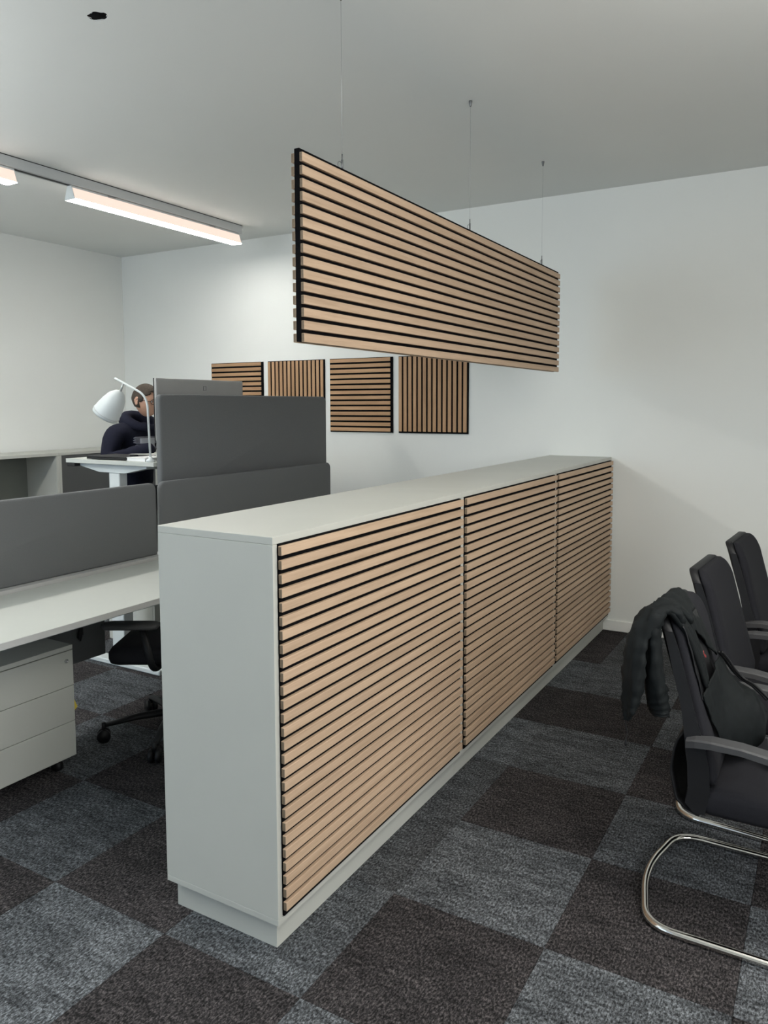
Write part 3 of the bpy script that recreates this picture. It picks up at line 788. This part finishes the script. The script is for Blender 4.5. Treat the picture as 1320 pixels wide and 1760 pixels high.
emb.tube([e0 + Vector((.003 * math.sin(a), .0065 * math.cos(a), -.0065 * math.sin(a))) for a in [i * 2 * PI / 12 for i in range(10)]], .0012, 6)
emb.tube([e0 + Vector((-.003, -.008, .010)), e0 + Vector((-.004, -.003, .014))], .0011, 6)
emb.build('embroidered_mark', M['red'], jk)['label'] = 'small red embroidered mark'

# ------------------------------------------------------------------ person at the raised desk
def skin(nodes, edges, root, sub=2):
    names = list(nodes); me = bpy.data.meshes.new('tmp')
    me.from_pydata([nodes[n][0] for n in names], [(names.index(a), names.index(b)) for a, b in edges], [])
    o = bpy.data.objects.new('tmp', me); C.objects.link(o)
    o.modifiers.new('skin', 'SKIN')
    for i, n in enumerate(names):
        r = nodes[n][1]; r = (r, r) if not isinstance(r, tuple) else r
        me.skin_vertices[0].data[i].radius = r; me.skin_vertices[0].data[i].use_root = (n == root)
    sb = o.modifiers.new('sub', 'SUBSURF'); sb.levels = sub; sb.render_levels = sub
    dg = bpy.context.evaluated_depsgraph_get(); ev = o.evaluated_get(dg)
    out = bpy.data.meshes.new_from_object(ev); bpy.data.objects.remove(o)
    return out
def add_mesh(mb, me, mat=None):
    vs = [v.co.copy() for v in me.vertices]
    if mat: vs = [mat @ v for v in vs]
    mb.mesh(vs, [tuple(p.vertices) for p in me.polygons])
PB = Vector((-2.97, 2.15, 0))
pe = thing('person', 'person in a navy hoodie with short dark hair and glasses, working at the raised desk', 'person', PB)
def w_(x, y, z): return Vector((x, y, z)) - PB
J = {
    'pelvis': (w_(-3.00, 2.15, .95), (.125, .105)), 'waist': (w_(-2.99, 2.15, 1.08), (.105, .085)), 'chest': (w_(-2.95, 2.15, 1.26), (.095, .085)),
    'yoke': (w_(-2.935, 2.15, 1.365), (.07, .07)), 'neckb': (w_(-2.925, 2.155, 1.405), .06), 'neck': (w_(-2.895, 2.16, 1.475), .055),
    'shr': (w_(-2.935, 1.955, 1.385), .042), 'elr': (w_(-2.900, 1.865, 1.185), .034), 'wrr': (w_(-2.630, 2.040, 1.291), .031), 'har': (w_(-2.560, 2.085, 1.284), .030),
    'shl': (w_(-2.935, 2.345, 1.385), .042), 'ell': (w_(-2.900, 2.440, 1.185), .034), 'wrl': (w_(-2.630, 2.330, 1.291), .031), 'hal': (w_(-2.560, 2.300, 1.284), .030),
    'hipr': (w_(-3.00, 2.055, .90), .092), 'knr': (w_(-2.985, 2.05, .49), .062), 'anr': (w_(-3.01, 2.05, .085), .042), 'tor': (w_(-2.87, 2.045, .035), .034),
    'hipl': (w_(-3.00, 2.245, .90), .092), 'knl': (w_(-2.985, 2.25, .49), .062), 'anl': (w_(-3.01, 2.25, .085), .042), 'tol': (w_(-2.87, 2.255, .035), .034),
}
EB = [('pelvis', 'waist'), ('waist', 'chest'), ('chest', 'yoke'), ('yoke', 'neckb'), ('neckb', 'neck'), ('yoke', 'shr'), ('shr', 'elr'), ('elr', 'wrr'), ('wrr', 'har'),
      ('yoke', 'shl'), ('shl', 'ell'), ('ell', 'wrl'), ('wrl', 'hal'), ('pelvis', 'hipr'), ('hipr', 'knr'), ('knr', 'anr'), ('anr', 'tor'),
      ('pelvis', 'hipl'), ('hipl', 'knl'), ('knl', 'anl'), ('anl', 'tol')]
body_m = MB()
add_mesh(body_m, skin(J, EB, 'pelvis'))
for sgn, h, wr in ((-1, 'har', 'wrr'), (1, 'hal', 'wrl')):      # five fingers each, curled towards the desk
    b0 = J[h][0]; d = (J[h][0] - J[wr][0]).normalized(); n = Vector((-d.y, d.x, 0)).normalized()
    for k, (off, L) in enumerate(((-.027, .066), (-.009, .078), (.009, .074), (.026, .058))):
        p = b0 + n * off; q = {'a': (p - d * .03, .0105), 'b': (p + d * L * .45 + Vector((0, 0, .006)), .0095), 'c': (p + d * L * .8 + Vector((0, 0, -.003)), .0085), 'd': (p + d * L + Vector((0, 0, -.014)), .0075)}
        add_mesh(body_m, skin(q, [('a', 'b'), ('b', 'c'), ('c', 'd')], 'a', 1))
    th = n * (sgn * -1)
    inner = n if (Vector((0, 1, 0)) * (-sgn)).dot(n) > 0 else -n
    q = {'a': (b0 - d * .03 + inner * .012, .013), 'b': (b0 + inner * .042 + d * .005, .0115), 'c': (b0 + inner * .050 + d * .042 + Vector((0, 0, -.008)), .009)}
    add_mesh(body_m, skin(q, [('a', 'b'), ('b', 'c')], 'a', 1))
# head
HC = w_(-2.868, 2.170, 1.600)
yaw = math.radians(8); pit = math.radians(-10)
Fh = Vector((math.cos(yaw) * math.cos(pit), math.sin(yaw) * math.cos(pit), math.sin(pit))); Lh = Vector((-math.sin(yaw), math.cos(yaw), 0)); Uh = Fh.cross(Lh)
def G(d, c, s): return math.exp(-((d[0] - c[0]) ** 2 + (d[1] - c[1]) ** 2 + (d[2] - c[2]) ** 2) / (2 * s * s))
def head_pt(d, off=0.0):
    f, l, u = d
    rf, rl, ru = .097, .077, .112
    x, y, z = f * rf, l * rl, u * ru
    if u < 0:
        k = min(1, -u); y *= 1 - .30 * k * k; x = x * (1 - .10 * k) + .020 * k
        if f < 0: x *= 1 - .35 * k; 
    if f > 0.55 and u > -.8: x -= .010 * (f - .55)
    x += .026 * G(d, (.98, 0, -.18), .11) + .014 * G(d, (.99, 0, .02), .08) + .006 * G(d, (.90, .35, .22), .16) + .006 * G(d, (.90, -.35, .22), .16)
    x -= .010 * G(d, (.92, .36, .04), .12) + .010 * G(d, (.92, -.36, .04), .12)
    x += .007 * G(d, (.88, 0, -.50), .11) + .010 * G(d, (.68, 0, -.74), .16) - .006 * G(d, (.82, 0, -.62), .07)
    y += math.copysign(.005, l) * G(d, (.65, math.copysign(.72, l), -.18), .2)
    p = Vector((x, y, z)); p += p.normalized() * off
    return HC + Fh * p.x + Lh * p.y + Uh * p.z
def head_grid(off=0.0, keep=None, nu=64, nv=44):
    dirs = [[(math.sin(PI * j / nv) * math.cos(2 * PI * i / nu), math.sin(PI * j / nv) * math.sin(2 * PI * i / nu), math.cos(PI * j / nv)) for j in range(nv + 1)] for i in range(nu)]
    verts = [head_pt(dirs[i][j], off) for i in range(nu) for j in range(nv + 1)]; faces = []
    for i in range(nu):
        for j in range(nv):
            i2 = (i + 1) % nu
            if keep:
                d = dirs[i][j]; e = dirs[i2][j + 1]
                c = tuple((a + b) / 2 for a, b in zip(d, e))
                if not keep(c): continue
            faces.append((i * (nv + 1) + j, i * (nv + 1) + j + 1, i2 * (nv + 1) + j + 1, i2 * (nv + 1) + j))
    return verts, faces
v, f = head_grid(); body_m.mesh(v, f)
for s in (-1, 1):      # ears
    ec = HC + Fh * -.006 + Lh * s * .078 + Uh * -.006
    out = [(.018 * math.cos(a) * (1 if math.sin(a) > 0 else .7), .031 * math.sin(a)) for a in [i * 2 * PI / 16 for i in range(16)]]
    body_m.pillow(out, [(.006, -.006), (0, .0), (0, .006), (.004, .010), (.010, .006)], lambda a, b, d: ec + Fh * (a - .3 * d) + Uh * b + Lh * s * (d + .25 * -a))
bo = body_m.build('body', M['skin'], pe)
rm = bo.modifiers.new('fuse', 'REMESH'); rm.mode = 'VOXEL'; rm.voxel_size = .0055; rm.use_smooth_shade = True
smm = bo.modifiers.new('smooth', 'SMOOTH'); smm.factor = .5; smm.iterations = 2
dg = bpy.context.evaluated_depsgraph_get()
fused = bpy.data.meshes.new_from_object(bo.evaluated_get(dg)); bo.modifiers.clear(); bo.data = fused
for p in fused.polygons: p.use_smooth = True
bm = bmesh.new(); bm.from_mesh(fused); seen = set(); parts = []      # keep the one continuous surface only
for v0 in bm.verts:
    if v0 in seen: continue
    st_, comp = [v0], []; seen.add(v0)
    while st_:
        q = st_.pop(); comp.append(q)
        for e in q.link_edges:
            o2 = e.other_vert(q)
            if o2 not in seen: seen.add(o2); st_.append(o2)
    parts.append(comp)
parts.sort(key=len)
for comp in parts[:-1]: bmesh.ops.delete(bm, geom=comp, context='VERTS')
bm.to_mesh(fused); bm.free()
def hairkeep(c):
    f_, l, u = c
    if u > .62 - .1 * abs(l): return f_ < .80
    if f_ < .05: return u > -.42
    if f_ < .42: return u > -.10 + .5 * max(0, f_ - .2)
    if f_ < .70: return u > .34 + .3 * (f_ - .42)
    return u > .60
v, f = head_grid(.0035, hairkeep)
hm = MB().mesh(v, f); bmesh.ops.delete(hm.bm, geom=[x for x in hm.bm.verts if not x.link_faces], context='VERTS')
ho = hm.build('hair', M['hair'], pe, fix=False); so = ho.modifiers.new('solid', 'SOLIDIFY'); so.thickness = .005; so.offset = 0
ey = MB(); ir = MB()
for s in (-1, 1):
    p = head_pt((.92, s * .36, .04)) - Fh * .006
    ey.lathe([(.0, -.011), (.008, -.008), (.011, 0), (.008, .008), (0, .011)], 14, Matrix.Translation(p))
    ir.lathe([(.0045, 0), (.003, .0015), (0, .002)], 12, Matrix.Translation(p + Fh * .0102) @ Fh.to_track_quat('Z', 'Y').to_matrix().to_4x4())
eo = ey.build('eyes', M['eyew'], pe); ir.build('iris', M['iris'], eo)
MB().tube([head_pt((.86, .22 * t, -.50 - .02 * abs(t)), .001) for t in (-1, -.6, -.2, .2, .6, 1)], [.002, .004, .005, .005, .004, .002], 8, flat=.8).build('mouth', M['lip'], pe)
gl = MB()
for s in (-1, 1):
    c = HC + Fh * .094 + Lh * s * .034 + Uh * .004
    gl.tube([c + Lh * .024 * math.cos(a) + Uh * .017 * math.sin(a) for a in [i * 2 * PI / 18 for i in range(18)]], .0017, 6, closed=True)
    gl.tube([c + Lh * s * .024 + Uh * .004, HC + Fh * .075 + Lh * s * .077 + Uh * .006, HC + Fh * .005 + Lh * s * .084 + Uh * .012, HC + Fh * -.018 + Lh * s * .082 + Uh * -.004], .0021, 6)
gl.tube([HC + Fh * .096 + Lh * -.010 + Uh * .008, HC + Fh * .099 + Uh * .011, HC + Fh * .096 + Lh * .010 + Uh * .008], .0016, 6)
gl.build('glasses', M['black'], pe)
# hoodie: body and sleeves in one continuous surface, slightly fuller than the body beneath
def fat(k, extra=0): r = J[k][1]; return tuple(x + extra for x in r) if isinstance(r, tuple) else r + extra
HJ = {'hem': (J['pelvis'][0] + Vector((0, 0, -.04)), (.150, .125)), 'waist': (J['waist'][0], (.155, .128)), 'chest': (J['chest'][0], (.165, .138)), 'yoke': (w_(-2.935, 2.15, 1.365), (.10, .10)), 'neckb': (w_(-2.915, 2.155, 1.435), .078)}
HE = [('hem', 'waist'), ('waist', 'chest'), ('chest', 'yoke'), ('yoke', 'neckb')]
for a, b, c_ in (('shr', 'elr', 'wrr'), ('shl', 'ell', 'wrl')):
    HJ[a] = (J[a][0], .082); HJ[b] = (J[b][0], .072); HJ[b + 'u'] = ((J[a][0] + J[b][0]) / 2 + Vector((-.008, 0, 0)), .074); HJ[c_ + 'm'] = ((J[b][0] + J[c_][0]) / 2, .056); HJ[c_] = (J[c_][0] - (J[c_][0] - J[b][0]).normalized() * .01, .042)
    HE += [('yoke', a), (a, b + 'u'), (b + 'u', b), (b, c_ + 'm'), (c_ + 'm', c_)]
hmesh = skin(HJ, HE, 'hem')
hb = MB(); add_mesh(hb, hmesh); crumple(hb.bm, .011, 14, 9, 3); hood_o = hb.build('hoodie', M['navy'], pe)
# hood bunched round the neck
hc = w_(-2.905, 2.16, 1.452)
ring = []; rr = []
for i in range(28):
    a = 2 * PI * i / 28; back = (1 - math.cos(a)) / 2
    ring.append(hc + Vector((.098 * math.cos(a) + .015 - .03 * back, .105 * math.sin(a), -.045 + .075 * back))); rr.append(.022 + .022 * back)
MB().tube(ring, rr, 12, closed=True, flat=1.2).build('hood', M['navy'], hood_o)
for s in (-1, 1):
    dd = hc + Vector((.115, s * .025, -.05)); 
tree = BVHTree.FromPolygons([v.co.copy() for v in hmesh.vertices], [tuple(p.vertices) for p in hmesh.polygons])
def on_chest(y, z, off):
    hit = tree.ray_cast(w_(-2.3, y, z), Vector((-1, 0, 0)))
    return (hit[0] if hit[0] else w_(-2.82, y, z)) + Vector((off, 0, 0))
def patch(y0, y1, z0, z1, off, name, mat, zig=0):
    nu, nv = 14, 24
    def f(u, v):
        z = z0 + (z1 - z0) * v; ya = y0
        if zig: ya = y0 + zig * abs(((v * 5) % 1) - .5) * 2
        return on_chest(ya + (y1 - ya) * u, z, off)
    o = MB().grid(f, nu, nv).build(name, mat, hood_o, fix=False)
    s = o.modifiers.new('solid', 'SOLIDIFY'); s.thickness = .002
patch(2.03, 2.29, 1.262, 1.350, .004, 'chest_print', M['hoodgrey'], .016)
patch(2.085, 2.22, 1.268, 1.338, .0068, 'chest_badge', M['whiteprint'])
# trousers and shoes
TJ = {'pelvis': (J['pelvis'][0] + Vector((0, 0, .02)), (.135, .115))}
TE = []
for s in ('r', 'l'):
    TJ['hip' + s] = (J['hip' + s][0], .104); TJ['kn' + s] = (J['kn' + s][0], .078); TJ['an' + s] = (J['an' + s][0] + Vector((0, 0, .02)), .064)
    TE += [('pelvis', 'hip' + s), ('hip' + s, 'kn' + s), ('kn' + s, 'an' + s)]
tb = MB(); add_mesh(tb, skin(TJ, TE, 'pelvis')); tb.build('trousers', M['trouser'], pe)
for s in ('r', 'l'):
    a, t_ = J['an' + s][0], J['to' + s][0]
    out = rrect(.27, .095, (.04, .045, .045, .04), 6)
    MB().pillow(out, [(0, 0), (0, .03), (.008, .055), (.022, .075), (.035, .085)], lambda p, q, d, a=a: Vector((a.x + .075 + p * (1 if p < 0 or d < .05 else .9) - (d * .4 if p > 0 else 0), a.y + q, d))).build('shoe', M['black'], pe)
